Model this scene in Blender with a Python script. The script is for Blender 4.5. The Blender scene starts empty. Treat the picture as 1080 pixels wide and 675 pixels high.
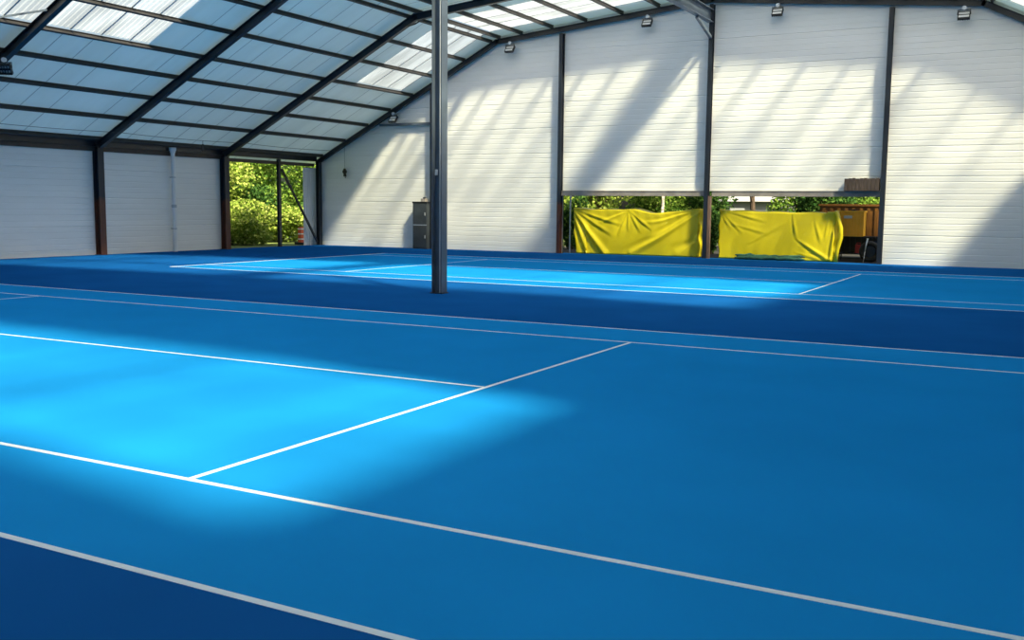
import bpy, bmesh, math, random
from mathutils import Vector, Matrix
C = bpy.context.scene.collection
SC = bpy.context.scene
random.seed(7)

# ------------------------------------------------------------------ key dimensions (metres)
XL, XR = -25.4, 12.4            # eave walls
XC = -6.5                       # ridge
KL, KR = -15.7, 2.7             # kinks of the roof
YG, YB = 32.30, -5.75           # gable wall, wall behind the camera
FRAMES = [32.12, 26.08, 19.85, 13.5, 7.2, 0.95, -5.3]
PURLINS = [-25.05, -23.72, -22.42, -21.17, -19.98, -18.62, -17.3, -15.98, -15.60, -14.55, -13.15, -11.65, -10.1, -8.6, -7.15]
SUN = Vector((-0.76, 0.43, -1.0))
SKY = [(28.15, 31.3), (10.6, 17.6), (-3.5, 0.6)]   # roof light strips along Y
SKR = [6.98, 5.62, 6.30]                            # where each strip ends on the right slope
SKX0, SKX1 = -19.98, -6.95

def mir(x): return 2 * XC - x
def zc(x):                      # centre line of the rafters
    x = XC - abs(x - XC)
    if x <= KL: return 3.91 + (x + 25.2) * 0.505
    return 8.7075 + (x - KL) * 0.0985
def zr(x):                      # underside of the roof sheets
    x = XC - abs(x - XC)
    return zc(x) + (0.26 if x <= KL else 0.26)

# ------------------------------------------------------------------ materials
def new_mat(name):
    m = bpy.data.materials.new(name); m.use_nodes = True
    nt = m.node_tree; nt.nodes.clear()
    out = nt.nodes.new('ShaderNodeOutputMaterial')
    return m, nt, out
def N(nt, t, **kw):
    n = nt.nodes.new(t)
    for k, v in kw.items():
        if k in n.inputs: n.inputs[k].default_value = v
        else: setattr(n, k, v)
    return n
def mat(name, col, rough=0.6, metal=0.0, var=0.12, scale=3.0, col2=None, bump=0.0, bscale=40.0, spec=0.5, stretch=(1, 1, 1)):
    m, nt, out = new_mat(name)
    b = N(nt, 'ShaderNodeBsdfPrincipled'); b.inputs['Roughness'].default_value = rough
    b.inputs['Metallic'].default_value = metal
    b.inputs['Specular IOR Level'].default_value = spec
    tc = N(nt, 'ShaderNodeTexCoord'); mp = N(nt, 'ShaderNodeMapping'); mp.inputs['Scale'].default_value = stretch
    nt.links.new(tc.outputs['Object'], mp.inputs['Vector'])
    no = N(nt, 'ShaderNodeTexNoise'); no.inputs['Scale'].default_value = scale; no.inputs['Detail'].default_value = 5
    nt.links.new(mp.outputs[0], no.inputs['Vector'])
    r = N(nt, 'ShaderNodeValToRGB'); r.color_ramp.elements[0].position = 0.35; r.color_ramp.elements[1].position = 0.65
    c2 = col2 or tuple(c * (1 - var) for c in col)
    r.color_ramp.elements[0].color = (*c2, 1); r.color_ramp.elements[1].color = (*col, 1)
    nt.links.new(no.outputs['Fac'], r.inputs[0]); nt.links.new(r.outputs[0], b.inputs['Base Color'])
    if bump:
        n2 = N(nt, 'ShaderNodeTexNoise'); n2.inputs['Scale'].default_value = bscale
        nt.links.new(mp.outputs[0], n2.inputs['Vector'])
        bp = N(nt, 'ShaderNodeBump'); bp.inputs['Strength'].default_value = bump; bp.inputs['Distance'].default_value = 0.02
        nt.links.new(n2.outputs['Fac'], bp.inputs['Height']); nt.links.new(bp.outputs[0], b.inputs['Normal'])
    nt.links.new(b.outputs[0], out.inputs[0])
    return m
def leaf_mat(name, cols, transl=0.35):
    m, nt, out = new_mat(name)
    g = N(nt, 'ShaderNodeNewGeometry'); r = N(nt, 'ShaderNodeValToRGB')
    r.color_ramp.elements[0].color = (*cols[0], 1); r.color_ramp.elements[1].color = (*cols[-1], 1)
    if len(cols) > 2:
        e = r.color_ramp.elements.new(0.5); e.color = (*cols[1], 1)
    nt.links.new(g.outputs['Random Per Island'], r.inputs[0])
    d = N(nt, 'ShaderNodeBsdfDiffuse'); t = N(nt, 'ShaderNodeBsdfTranslucent'); mx = N(nt, 'ShaderNodeMixShader')
    mx.inputs[0].default_value = transl
    for s in (d, t): nt.links.new(r.outputs[0], s.inputs['Color'])
    nt.links.new(d.outputs[0], mx.inputs[1]); nt.links.new(t.outputs[0], mx.inputs[2])
    nt.links.new(mx.outputs[0], out.inputs[0]); return m
def sheet_mat(name, clear, col, var):
    """translucent corrugated roof light: part clear, part diffusing, dirtier in places"""
    m, nt, out = new_mat(name)
    tc = N(nt, 'ShaderNodeTexCoord'); no = N(nt, 'ShaderNodeTexNoise'); no.inputs['Scale'].default_value = 0.9
    mp = N(nt, 'ShaderNodeMapping'); mp.inputs['Scale'].default_value = (0.5, 1.7, 0.5)
    nt.links.new(tc.outputs['Object'], mp.inputs['Vector']); nt.links.new(mp.outputs[0], no.inputs['Vector'])
    r = N(nt, 'ShaderNodeValToRGB')
    r.color_ramp.elements[0].position = 0.38; r.color_ramp.elements[1].position = 0.62
    r.color_ramp.elements[0].color = (*[c * (1 - var) for c in col], 1); r.color_ramp.elements[1].color = (*col, 1)
    nt.links.new(no.outputs['Fac'], r.inputs[0])
    t = N(nt, 'ShaderNodeBsdfTranslucent'); p = N(nt, 'ShaderNodeBsdfTransparent'); mx = N(nt, 'ShaderNodeMixShader')
    nt.links.new(r.outputs[0], t.inputs['Color']); nt.links.new(r.outputs[0], p.inputs['Color'])
    mx.inputs[0].default_value = clear
    nt.links.new(t.outputs[0], mx.inputs[1]); nt.links.new(p.outputs[0], mx.inputs[2])
    nt.links.new(mx.outputs[0], out.inputs[0]); return m
def rust_mat(name, low, high, zsplit, soft=0.25):
    """dark painted steel whose lower stretch is bare and rust brown (wear with its own edge, at a height on the post)"""
    m, nt, out = new_mat(name)
    b = N(nt, 'ShaderNodeBsdfPrincipled'); b.inputs['Roughness'].default_value = 0.5
    tc = N(nt, 'ShaderNodeTexCoord'); sx = N(nt, 'ShaderNodeSeparateXYZ'); nt.links.new(tc.outputs['Object'], sx.inputs[0])
    no = N(nt, 'ShaderNodeTexNoise'); no.inputs['Scale'].default_value = 5
    nt.links.new(tc.outputs['Object'], no.inputs['Vector'])
    ad = N(nt, 'ShaderNodeMath', operation='MULTIPLY_ADD'); ad.inputs[1].default_value = 0.6
    nt.links.new(no.outputs['Fac'], ad.inputs[0]); nt.links.new(sx.outputs['Z'], ad.inputs[2])
    mr = N(nt, 'ShaderNodeMapRange'); mr.inputs['From Min'].default_value = zsplit + 0.3 - soft / 2
    mr.inputs['From Max'].default_value = zsplit + 0.3 + soft / 2
    nt.links.new(ad.outputs[0], mr.inputs['Value'])
    mx = N(nt, 'ShaderNodeMix', data_type='RGBA'); mx.inputs[6].default_value = (*low, 1); mx.inputs[7].default_value = (*high, 1)
    nt.links.new(mr.outputs[0], mx.inputs[0]); nt.links.new(mx.outputs[2], b.inputs['Base Color'])
    nt.links.new(b.outputs[0], out.inputs[0]); return m

M = {}
M['floor'] = mat('navy_floor', (0.008, 0.098, 0.34), 0.8, var=0.12, scale=0.6, bump=0.03, bscale=160, spec=0.0)
M['court'] = mat('court_blue', (0.012, 0.265, 0.69), 0.8, var=0.08, scale=0.5, bump=0.03, bscale=160, spec=0.0)
M['line'] = mat('line_paint', (0.78, 0.84, 0.92), 0.6, var=0.06, scale=9)
M['wall'] = mat('white_cladding', (0.87, 0.86, 0.83), 0.45, var=0.04, scale=1.5, stretch=(0.3, 0.3, 2))
M['roof'] = mat('roof_lining', (0.88, 0.94, 0.93), 0.6, var=0.10, scale=0.8, stretch=(0.3, 1.5, 0.3))
def thin_sheet(m, fac, col):
    """let a little daylight through the thin plastic sheeting"""
    nt = m.node_tree; out = [n for n in nt.nodes if n.type == 'OUTPUT_MATERIAL'][0]; b = out.inputs[0].links[0].from_node
    t = N(nt, 'ShaderNodeBsdfTranslucent'); t.inputs['Color'].default_value = (*col, 1); mx = N(nt, 'ShaderNodeMixShader'); mx.inputs[0].default_value = fac
    nt.links.new(b.outputs[0], mx.inputs[1]); nt.links.new(t.outputs[0], mx.inputs[2]); nt.links.new(mx.outputs[0], out.inputs[0])
thin_sheet(M['roof'], 0.062, (0.50, 0.74, 0.80))
M['seam'] = mat('roof_seam', (0.42, 0.46, 0.48), 0.6)
M['steel'] = mat('painted_steel', (0.016, 0.021, 0.032), 0.38, var=0.25, scale=2)
M['bsteel'] = mat('blue_grey_steel', (0.11, 0.14, 0.185), 0.32, var=0.25, scale=2)
M['purlin'] = mat('purlin_steel', (0.035, 0.032, 0.032), 0.5, var=0.3, scale=2)
M['rust'] = rust_mat('rusty_post', (0.10, 0.035, 0.022), (0.016, 0.021, 0.032), 2.0)
M['trimb'] = mat('brown_trim', (0.075, 0.05, 0.04), 0.6, var=0.3)
M['lintel'] = mat('weathered_lintel', (0.34, 0.30, 0.27), 0.6, var=0.3, scale=3)
M['grey'] = mat('grey_plastic', (0.5, 0.52, 0.55), 0.5, var=0.1)
M['white'] = mat('white_plastic', (0.8, 0.8, 0.8), 0.45, var=0.05)
M['dark'] = mat('black_metal', (0.012, 0.012, 0.014), 0.4, var=0.2)
M['cab'] = mat('cabinet_grey', (0.055, 0.065, 0.075), 0.4, var=0.3)
M['wood'] = mat('weathered_wood', (0.085, 0.06, 0.05), 0.8, var=0.5, scale=6, stretch=(6, 1, 0.6), col2=(0.035, 0.025, 0.022))
M['woodb'] = mat('brown_post_wood', (0.20, 0.12, 0.09), 0.8, var=0.4, scale=5, stretch=(3, 3, 0.5))
M['tarp'] = mat('yellow_tarp', (0.70, 0.56, 0.008), 0.38, var=0.06, scale=1.2, bump=0.05, bscale=18)
M['orange'] = mat('orange_metal', (0.20, 0.085, 0.015), 0.5, var=0.25)
M['crate'] = mat('orange_crate', (0.90, 0.46, 0.03), 0.5, var=0.12)
M['red'] = mat('red_plastic', (0.45, 0.02, 0.02), 0.4, var=0.1)
M['redo'] = mat('orange_red_plastic', (0.75, 0.12, 0.05), 0.5, var=0.2)
M['rubber'] = mat('rubber', (0.012, 0.012, 0.012), 0.7)
M['green'] = mat('green_net', (0.02, 0.10, 0.07), 0.8, var=0.5, scale=8)
M['bark'] = mat('bark', (0.09, 0.06, 0.04), 0.9, var=0.5, scale=8, stretch=(3, 3, 0.6))
M['birch'] = mat('birch_bark', (0.75, 0.70, 0.62), 0.8, var=0.5, scale=6, stretch=(1, 1, 5), col2=(0.2, 0.17, 0.15))
M['grass'] = mat('rough_grass', (0.16, 0.22, 0.05), 0.95, var=0.5, scale=2, bump=0.5, bscale=20)
M['asphalt'] = mat('dark_asphalt', (0.012, 0.012, 0.012), 0.9, var=0.3)
M['shed'] = mat('shed_wall', (0.16, 0.17, 0.18), 0.7, var=0.1)
M['shedroof'] = mat('shed_roof', (0.28, 0.28, 0.30), 0.7)
M['leafy'] = leaf_mat('leaf_yellow', [(0.12, 0.20, 0.03), (0.26, 0.36, 0.06), (0.50, 0.54, 0.16)])
M['leafg'] = leaf_mat('leaf_green', [(0.05, 0.12, 0.02), (0.14, 0.25, 0.04), (0.30, 0.40, 0.08)])
M['leafd'] = leaf_mat('leaf_dark', [(0.02, 0.06, 0.015), (0.05, 0.12, 0.03), (0.10, 0.18, 0.04)])
M['skylight'] = sheet_mat('roof_light_sheet', 0.69, (0.90, 0.94, 0.97), 0.30)
M['corr'] = mat('grey_sheeting', (0.82, 0.84, 0.84), 0.5, var=0.1, stretch=(1, 4, 0.3))

# ------------------------------------------------------------------ mesh builder
class MB:
    def __init__(s): s.v, s.f, s.mi, s.mats, s.smooth = [], [], [], [], False
    def m(s, name):
        if name not in s.mats: s.mats.append(name)
        return s.mats.index(name)
    def poly(s, verts, faces, mt):
        o = len(s.v); k = s.m(mt); s.v += [tuple(v) for v in verts]
        s.f += [tuple(i + o for i in f) for f in faces]; s.mi += [k] * len(faces); return s
    def box(s, x0, x1, y0, y1, z0, z1, mt):
        v = [(x, y, z) for x in (x0, x1) for y in (y0, y1) for z in (z0, z1)]
        return s.poly(v, [(0, 1, 3, 2), (4, 6, 7, 5), (0, 4, 5, 1), (2, 3, 7, 6), (0, 2, 6, 4), (1, 5, 7, 3)], mt)
    def prism(s, prof, A, B, u, w, mt):
        """closed 2-D profile (a, b) swept from A to B; a along u, b along w"""
        A, B, u, w = map(Vector, (A, B, u, w)); n = len(prof)
        v = [P + u * a + w * b for P in (A, B) for a, b in prof]
        f = [(i, (i + 1) % n, n + (i + 1) % n, n + i) for i in range(n)] + [tuple(range(n))[::-1], tuple(range(n, 2 * n))]
        return s.poly(v, f, mt)
    def ibeam(s, A, B, d, b, up, mt, tf=0.016, tw=0.011):
        A, B = Vector(A), Vector(B); ax = (B - A).normalized(); up = Vector(up)
        w = (up - ax * up.dot(ax)).normalized(); u = ax.cross(w)
        h, q, t = d / 2, b / 2, tw / 2
        p = [(-q, -h), (q, -h), (q, -h + tf), (t, -h + tf), (t, h - tf), (q, h - tf), (q, h), (-q, h), (-q, h - tf), (-t, h - tf), (-t, -h + tf), (-q, -h + tf)]
        n = 12; v = [P + u * a + w * c for P in (A, B) for a, c in p]
        f = [(i, (i + 1) % n, n + (i + 1) % n, n + i) for i in range(n)]
        for o in (0, n):
            f += [(o, o + 1, o + 2, o + 3, o + 10, o + 11), (o + 3, o + 4, o + 9, o + 10), (o + 4, o + 5, o + 6, o + 7, o + 8, o + 9)]
        return s.poly(v, f, mt)
    def bar(s, A, B, d, b, up, mt):
        A, B = Vector(A), Vector(B); ax = (B - A).normalized(); up = Vector(up)
        w = (up - ax * up.dot(ax)).normalized(); u = ax.cross(w); h, q = d / 2, b / 2
        return s.prism([(-q, -h), (q, -h), (q, h), (-q, h)], A, B, u, w, mt)
    def tube(s, pts, r, mt, n=8, radii=None):
        pts = [Vector(p) for p in pts]; V = []; k = len(pts)
        for i, p in enumerate(pts):
            t = (pts[min(i + 1, k - 1)] - pts[max(i - 1, 0)]).normalized()
            a = t.orthogonal().normalized() if i == 0 else (a - t * a.dot(t)).normalized()
            b = t.cross(a); rr = radii[i] if radii else r
            V += [p + (a * math.cos(2 * math.pi * j / n) + b * math.sin(2 * math.pi * j / n)) * rr for j in range(n)]
        F = [(i * n + j, i * n + (j + 1) % n, (i + 1) * n + (j + 1) % n, (i + 1) * n + j) for i in range(k - 1) for j in range(n)]
        F += [tuple(range(n))[::-1], tuple(range((k - 1) * n, k * n))]
        return s.poly(V, F, mt)
    def build(s, name, parent=None, loc=(0, 0, 0), rot=0, smooth=False):
        me = bpy.data.meshes.new(name); L = Vector(loc)
        me.from_pydata(s.v, [], s.f)
        for k in s.mats: me.materials.append(M[k])
        me.polygons.foreach_set('material_index', s.mi)
        if smooth: me.polygons.foreach_set('use_smooth', [True] * len(s.f))
        me.update()
        o = bpy.data.objects.new(name, me); C.objects.link(o)
        if parent: o.parent = parent
        o.location = L; o.rotation_euler = (0, 0, rot)
        return o
def base_to(o, p):
    """move a mesh object's origin to p without moving the mesh"""
    p = Vector(p); o.data.transform(Matrix.Translation(-p)); o.location = o.location + p; return o
def tag(o, label=None, cat=None, group=None, kind=None):
    if label: o['label'] = label
    if cat: o['category'] = cat
    if group: o['group'] = group
    if kind: o['kind'] = kind
    return o
def empty(name, loc=(0, 0, 0)):
    o = bpy.data.objects.new(name, None); C.objects.link(o); o.location = loc; o.empty_display_size = 0.2; return o
def tree_copy(o, parent=None):
    c = o.copy(); C.objects.link(c); c.parent = parent
    for ch in list(o.children): tree_copy(ch, c)
    return c

# ------------------------------------------------------------------ setting: ground, floor
b = MB()
b.box(-90, 60, -40, 110, -0.30, -0.06, 'grass')
tag(b.build('ground'), 'rough grassy ground outside the hall', kind='structure')
b = MB(); b.box(-16, 2, YG + 0.26, 46, -0.07, -0.02, 'asphalt')
tag(b.build('pavement'), 'dark paved strip outside the gable opening', kind='structure')
b = MB(); b.box(XL - 0.12, XR + 0.12, YB - 0.12, YG + 0.25, -0.06, 0.0, 'floor')
tag(b.build('floor'), 'dark blue hall floor around the two tennis courts', kind='structure')

# ------------------------------------------------------------------ tennis courts
S, D, SL, BL, LW = 8.23, 1.37, 6.40, 11.885, 0.05
def court(cx, y0, label):
    t = empty('tennis_court', (cx, y0 + S / 2, 0)); tag(t, label, 'tennis court', 'tennis courts')
    h, w = 0.002, LW / 2
    def part(name, x0, x1, ya, yb, z, mt, z0=0.0):
        b = MB(); b.box(x0, x1, ya, yb, z0, z, mt); return b.build(name, t)
    part('playing_surface', -BL - 0.05, BL + 0.05, -S / 2 - D - w, S / 2 + D + w, h, 'court')
    z = 2 * h
    def ln(name, x0, x1, ya, yb): return part(name, x0, x1, ya, yb, z, 'line', h)
    for s in (-1, 1):
        ln('doubles_sideline', -BL, BL, s * (S / 2 + D) - w, s * (S / 2 + D) + w)
        ln('singles_sideline', -BL + w, BL - w, s * S / 2 - w, s * S / 2 + w)
        ln('baseline', s * BL - 0.05, s * BL + 0.05, -S / 2 - D + w, S / 2 + D - w)
        ln('service_line', s * SL - w, s * SL + w, -S / 2 + w, S / 2 - w)
        ln('centre_mark', s * BL - s * 0.05 - s * 0.10 - 0.05, s * BL - s * 0.05 - s * 0.10 + 0.05, -w, w)
    ln('centre_service_line', -SL + w, SL - w, -w, w)
    return t
court(-6.4, 0.0, 'near blue tennis court filling the foreground, white lines')
court(-6.17, 17.814, 'far blue tennis court behind the free standing steel post')

# ------------------------------------------------------------------ cladding walls (horizontal ribs)
def ribs(z0, z1):
    """(offset, z) profile of ribbed sandwich cladding between z0 and z1; offset is the depth of a groove"""
    P = [(0, z0)]; z = 0.0; k = 0
    while z < z1:
        joint = k % 5 == 0
        d, w = (0.018, 0.022) if joint else (0.008, 0.018)
        if z - w > z0 and z + w < z1: P += [(0, z - w), (d, z - w * 0.25), (d, z + w * 0.25), (0, z + w)]
        z += 0.205; k += 1
    P.append((0, z1)); return P
def wall_gable(name, y, sgn, openings, label):
    """openings: list of (x0, x1, top). sgn: +1 when the room is on the -Y side"""
    b = MB()
    xs = sorted({XL, XR, KL, KR, XC} | {o[0] for o in openings} | {o[1] for o in openings})
    for x0, x1 in zip(xs[:-1], xs[1:]):
        bot = max([o[2] for o in openings if o[0] <= x0 and o[1] >= x1] + [0.0])
        P = ribs(bot, 9.9)
        for (d0, z0), (d1, z1) in zip(P[:-1], P[1:]):
            def cut(z):      # x-limits at this height, a little above the sheets' underside
                lo, hi = x0, x1
                f = lambda x: zr(x) + 0.03
                if f(lo) < z or f(hi) < z:
                    if f(lo) < z and f(hi) < z: return None
                    a, c = lo, hi; up = f(lo) < z
                    for _ in range(30):
                        mid = (a + c) / 2
                        if (f(mid) < z) == up: a = mid
                        else: c = mid
                    if up: lo = a
                    else: hi = a
                return lo, hi
            e0, e1 = cut(z0), cut(z1)
            if e0 is None: continue
            if e1 is None:
                top = max(zr(x0), zr(x1)) + 0.03
                xm = x0 if zr(x0) > zr(x1) else x1
                b.poly([(e0[0], y + sgn * d0, z0), (e0[1], y + sgn * d0, z0), (xm, y + sgn * d0, top)], [(0, 1, 2)], 'wall')
                continue
            b.poly([(e0[0], y + sgn * d0, z0), (e0[1], y + sgn * d0, z0), (e1[1], y + sgn * d1, z1), (e1[0], y + sgn * d1, z1)], [(0, 1, 2, 3)], 'wall')
        # outer skin so that the wall has its thickness
        zt0, zt1 = zr(x0) + 0.03, zr(x1) + 0.03
        yo = y + sgn * 0.09
        b.poly([(x0, yo, bot), (x1, yo, bot), (x1, yo, zt1), (x0, yo, zt0)], [(0, 1, 2, 3)], 'wall')
        b.poly([(x0, y, bot), (x1, y, bot), (x1, yo, bot), (x0, yo, bot)], [(0, 1, 2, 3)], 'wall')
        for xx in (x0, x1):
            b.poly([(xx, y + sgn * 0.03, 0), (xx, yo, 0), (xx, yo, zr(xx)), (xx, y + sgn * 0.03, zr(xx))], [(0, 1, 2, 3)], 'wall') if not any(o[0] < xx < o[1] for o in openings) else None
    return tag(b.build(name), label, kind='structure')
wall_gable('wall_back', YG, 1, [(-12.62, -6.5, 2.56), (-6.5, -0.22, 2.56)], 'white ribbed gable wall at the far end of the hall')
wall_gable('wall_front', YB, -1, [], 'white ribbed gable wall behind the camera')
def wall_side(name, x, sgn, spans, ztop, label):
    b = MB()
    for y0, y1 in spans:
        P = ribs(0, ztop)
        for (d0, z0), (d1, z1) in zip(P[:-1], P[1:]):
            b.poly([(x + sgn * d0, y0, z0), (x + sgn * d0, y1, z0), (x + sgn * d1, y1, z1), (x + sgn * d1, y0, z1)], [(0, 1, 2, 3)], 'wall')
        b.box(min(x + sgn * 0.03, x + sgn * 0.09), max(x + sgn * 0.03, x + sgn * 0.09), y0, y1, 0, ztop, 'wall')
    return tag(b.build(name), label, kind='structure')
wall_side('wall_left', XL - 0.02, -1, [(YB, 26.15)], 4.05, 'low white ribbed wall along the left side')
wall_side('wall_right', XR + 0.02, 1, [(YB, YG + 0.05)], 4.1, 'white ribbed wall on the right side')
b = MB(); b.box(XL - 0.07, XL + 0.05, YB, 26.0, 3.73, 3.895, 'trimb')
tag(b.build('trim_1'), 'brown trim along the top of the left wall', kind='structure')
b = MB()
for x0, x1 in ((XL + 0.1, KL), (KL, XC)):
    b.prism([(0, -0.30), (0.05, -0.30), (0.05, -0.19), (0, -0.19)], (x0, YG - 0.055, zr(x0) - 0.02), (x1, YG - 0.055, zr(x1) - 0.02), (0, 1, 0), (0, 0, 1), 'bsteel')
    m0, m1 = 2 * XC - x0, 2 * XC - x1
    b.prism([(0, -0.30), (0.05, -0.30), (0.05, -0.19), (0, -0.19)], (m1, YG - 0.055, zr(x1) - 0.02), (m0, YG - 0.055, zr(x0) - 0.02), (0, 1, 0), (0, 0, 1), 'bsteel')
tag(b.build('trim_2'), 'grey edge trim under the roof along the gable wall', kind='structure')

# ------------------------------------------------------------------ roof sheets with cut-outs for the roof lights
XE = -26.1
brk = [XE, SKX0, KL, SKX1, XC]
ybr = sorted({YB - 0.3, YG + 0.4} | {y for s in SKY for y in s})
b = MB(); seams = []
T = 0.07
def slab(x0, x1, y0, y1, mt='roof', t=T):
    za, zb = zr(x0), zr(x1)
    if x0 > XC - 1e-6: pass
    v = [(x0, y0, za), (x1, y0, zb), (x1, y1, zb), (x0, y1, za), (x0, y0, za + t), (x1, y0, zb + t), (x1, y1, zb + t), (x0, y1, za + t)]
    b.poly(v, [(0, 1, 2, 3)], mt)
KG = 0.10
brx = [XE, SKX0, KL - KG, KL, KL + KG, SKX1, XC, mir(SKX1), KR - KG, KR, KR + KG, 5.62, 6.30, 6.65, 6.98, mir(XE)]
for i in range(len(brx) - 1):
    for j in range(len(ybr) - 1):
        x0, x1 = brx[i], brx[i + 1]
        xm = (x0 + x1) / 2
        def lit(e):
            if e is None: return 6.65 < xm < 6.98
            return SKX0 < xm < KL - KG or KL + KG < xm < SKX1 or mir(SKX1) < xm < KR - KG or KR + KG < xm < e
        hole = any(a <= ybr[j] and ybr[j + 1] <= c and lit(e) for (a, c), e in zip(SKY, SKR))
        if hole: continue
        slab(x0, x1, ybr[j], ybr[j + 1])
        y = math.ceil((ybr[j] + 0.3) / 1.05) * 1.05       # lap seams of the lining sheets
        while y < ybr[j + 1] - 0.05:
            b.prism([(-0.010, -0.006), (0.010, -0.006), (0.010, 0.0), (-0.010, 0.0)], (x0, y, zr(x0)), (x1, y, zr(x1)), (0, 1, 0), (0, 0, 1), 'seam')
            y += 1.05
tag(b.build('ceiling'), 'pale roof lining sheets between the dark purlins', kind='structure')

# roof lights: gently corrugated translucent sheets, one window per slope and bay
nwin = 0
for (y0, y1), xend in zip(SKY, SKR):
    for (xa, xb) in (((SKX0, KL - KG), (KL + KG, SKX1), (mir(SKX1), KR - KG), (KR + KG, xend)) if xend else ((6.65, 6.98),)):
        nwin += 1
        g = MB(); n = int((y1 - y0) / 0.0875)
        V = []
        for k in range(n + 1):
            y = y0 + (y1 - y0) * k / n; dz = 0.018 * (1 if k % 2 else -1)
            V += [(xa, y, zr(xa) + 0.055 + dz), (xb, y, zr(xb) + 0.055 + dz)]
        g.poly(V, [(2 * k, 2 * k + 1, 2 * k + 3, 2 * k + 2) for k in range(n)], 'skylight')
        steep = abs((xa + xb) / 2 - XC) > 9.2
        tag(g.build('window_%d' % nwin), ('translucent roof light strip in the %s slope' % ('steep' if steep else 'shallow')) if xend else 'small roof hatch with a translucent pane behind the camera', kind='structure')
        # glazing bars over the sheet laps
        g = MB(); k = 1; y = y0
        while y <= y1 + 0.01:
            g.prism([(-0.028, -0.02), (0.028, -0.02), (0.028, 0.0), (-0.028, 0.0)], (xa, y, zr(xa) + 0.035), (xb, y, zr(xb) + 0.035), (0, 1, 0), (0, 0, 1), 'grey')
            y += 1.05
        fr = g.build('glazing_bars'); fr.parent = bpy.data.objects['window_%d' % nwin]

# ------------------------------------------------------------------ steel frames
for k, Y in enumerate(FRAMES):
    gable = k == 0 or k == len(FRAMES) - 1
    d = 0.20 if gable else 0.25
    bw = 0.12 if gable else 0.17
    mt = 'steel'
    b = MB()
    xe = XL + 0.17
    ups = (0, 0, 1)
    pts = [(xe, Y, zc(xe)), (KL, Y, zc(KL)), (XC, Y, zc(XC)), (mir(KL), Y, zc(KL)), (mir(xe), Y, zc(xe))]
    for A, B in zip(pts[:-1], pts[1:]):
        A, B = Vector(A), Vector(B); e = (B - A).normalized() * 0.05
        b.ibeam(A - e * (A[0] > xe), B + e * (B[0] < mir(xe) - 0.01), d, bw, ups, mt)
    if not gable:                                       # haunch plates at the kinks and knee
        for sx in (1, -1):
            for X0 in (KL,):
                xk = X0 if sx > 0 else mir(X0)
                b.poly([(xk - 0.5, Y - 0.006, zc(xk - 0.5) - 0.1), (xk + 0.5, Y - 0.006, zc(xk + 0.5) - 0.1), (xk, Y - 0.006, zc(xk) - 0.26),
                        (xk - 0.5, Y + 0.006, zc(xk - 0.5) - 0.1), (xk + 0.5, Y + 0.006, zc(xk + 0.5) - 0.1), (xk, Y + 0.006, zc(xk) - 0.26)],
                       [(0, 1, 2), (5, 4, 3), (0, 3, 4, 1), (1, 4, 5, 2), (2, 5, 3, 0)], mt)
    names = ['black cranked rafter against the white gable wall', 'second black cranked rafter out from the gable wall, crossing behind the steel post',
             'third black cranked rafter out from the gable wall, across the upper left', 'fourth rafter from the gable, upper left corner, carrying a floodlight',
             'rafter above the near tennis court', 'rafter above the near doubles line', 'rafter against the wall behind the camera']
    r = b.build('rafter'); base_to(r, (XC, Y, zc(XC) - d / 2)); tag(r, names[k], 'rafter', 'cranked roof rafters')
    if k == 3:                                          # thin flat tie seen against the roof light
        b2 = MB(); b2.bar((-19.1, Y - 0.1, zr(-19.1) - 0.2), (-20.4, Y - 2.2, zr(-20.4) - 0.2), 0.05, 0.05, (0, 0, 1), 'bsteel')
        tag(b2.build('roof_brace'), 'thin straight brace crossing the bright roof light in the top left corner', 'brace')
    # eave posts
    for side in (-1, 1):
        x = xe if side < 0 else mir(xe)
        b = MB(); b.ibeam((x, Y, 0), (x, Y, zc(xe) + 0.05), 0.28 if not gable else 0.2, 0.26 if not gable else 0.2, (1, 0, 0), 'rust' if (side < 0 and k in (1, 2)) else 'steel')
        b.box(x - 0.17, x + 0.17, Y - 0.17, Y + 0.17, 0.0, 0.015, 'steel')
        o = b.build('steel_post'); base_to(o, (x, Y, 0))
        ln = {0: 'dark corner post where the left wall meets the gable wall', 1: 'dark rust-footed post at the left edge of the green side opening',
              2: 'dark rust-footed post between the two white panels of the left wall'}
        if side < 0: tag(o, ln.get(k, 'dark post on the left wall outside the picture'), 'post', 'eave posts')
        else: tag(o, 'dark post on the right wall outside the picture', 'post', 'right wall posts')

# purlins: one long beam each
def ordinal(i): return ['lowest', 'second', 'third', 'fourth', 'fifth', 'sixth', 'seventh', 'eighth', 'ninth', 'tenth', 'eleventh', 'twelfth', 'thirteenth', 'fourteenth', 'fifteenth'][i]
for side in (0, 1):
    for i, px in enumerate(PURLINS):
        x = px if side == 0 else mir(px)
        sl = 0.505 if px < KL else 0.0985
        nrm = Vector((-sl if side == 0 else sl, 0, 1)).normalized()
        zz = zr(px) - 0.08
        b = MB(); b.ibeam((x, YB + 0.05, zz), (x, YG - 0.04, zz), 0.14, 0.075, nrm, 'purlin', tf=0.012, tw=0.01)
        o = b.build('purlin')
        base_to(o, (x, YG - 0.04, zz - 0.07))
        if side == 0:
            if i == 0: lb = 'lowest dark purlin, just above the eave beam of the left wall'
            elif i <= 7: lb = '%s dark purlin up from the left wall, on the steep roof slope' % ordinal(i)
            else: lb = '%s dark purlin above the roof kink, on the shallow slope' % (ordinal(i - 8) if i > 8 else 'first')
            tag(o, lb, 'purlin', 'purlins of the left roof side')
        else:
            tag(o, 'dark purlin under the right roof side', 'purlin', 'purlins of the right roof side')

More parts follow.
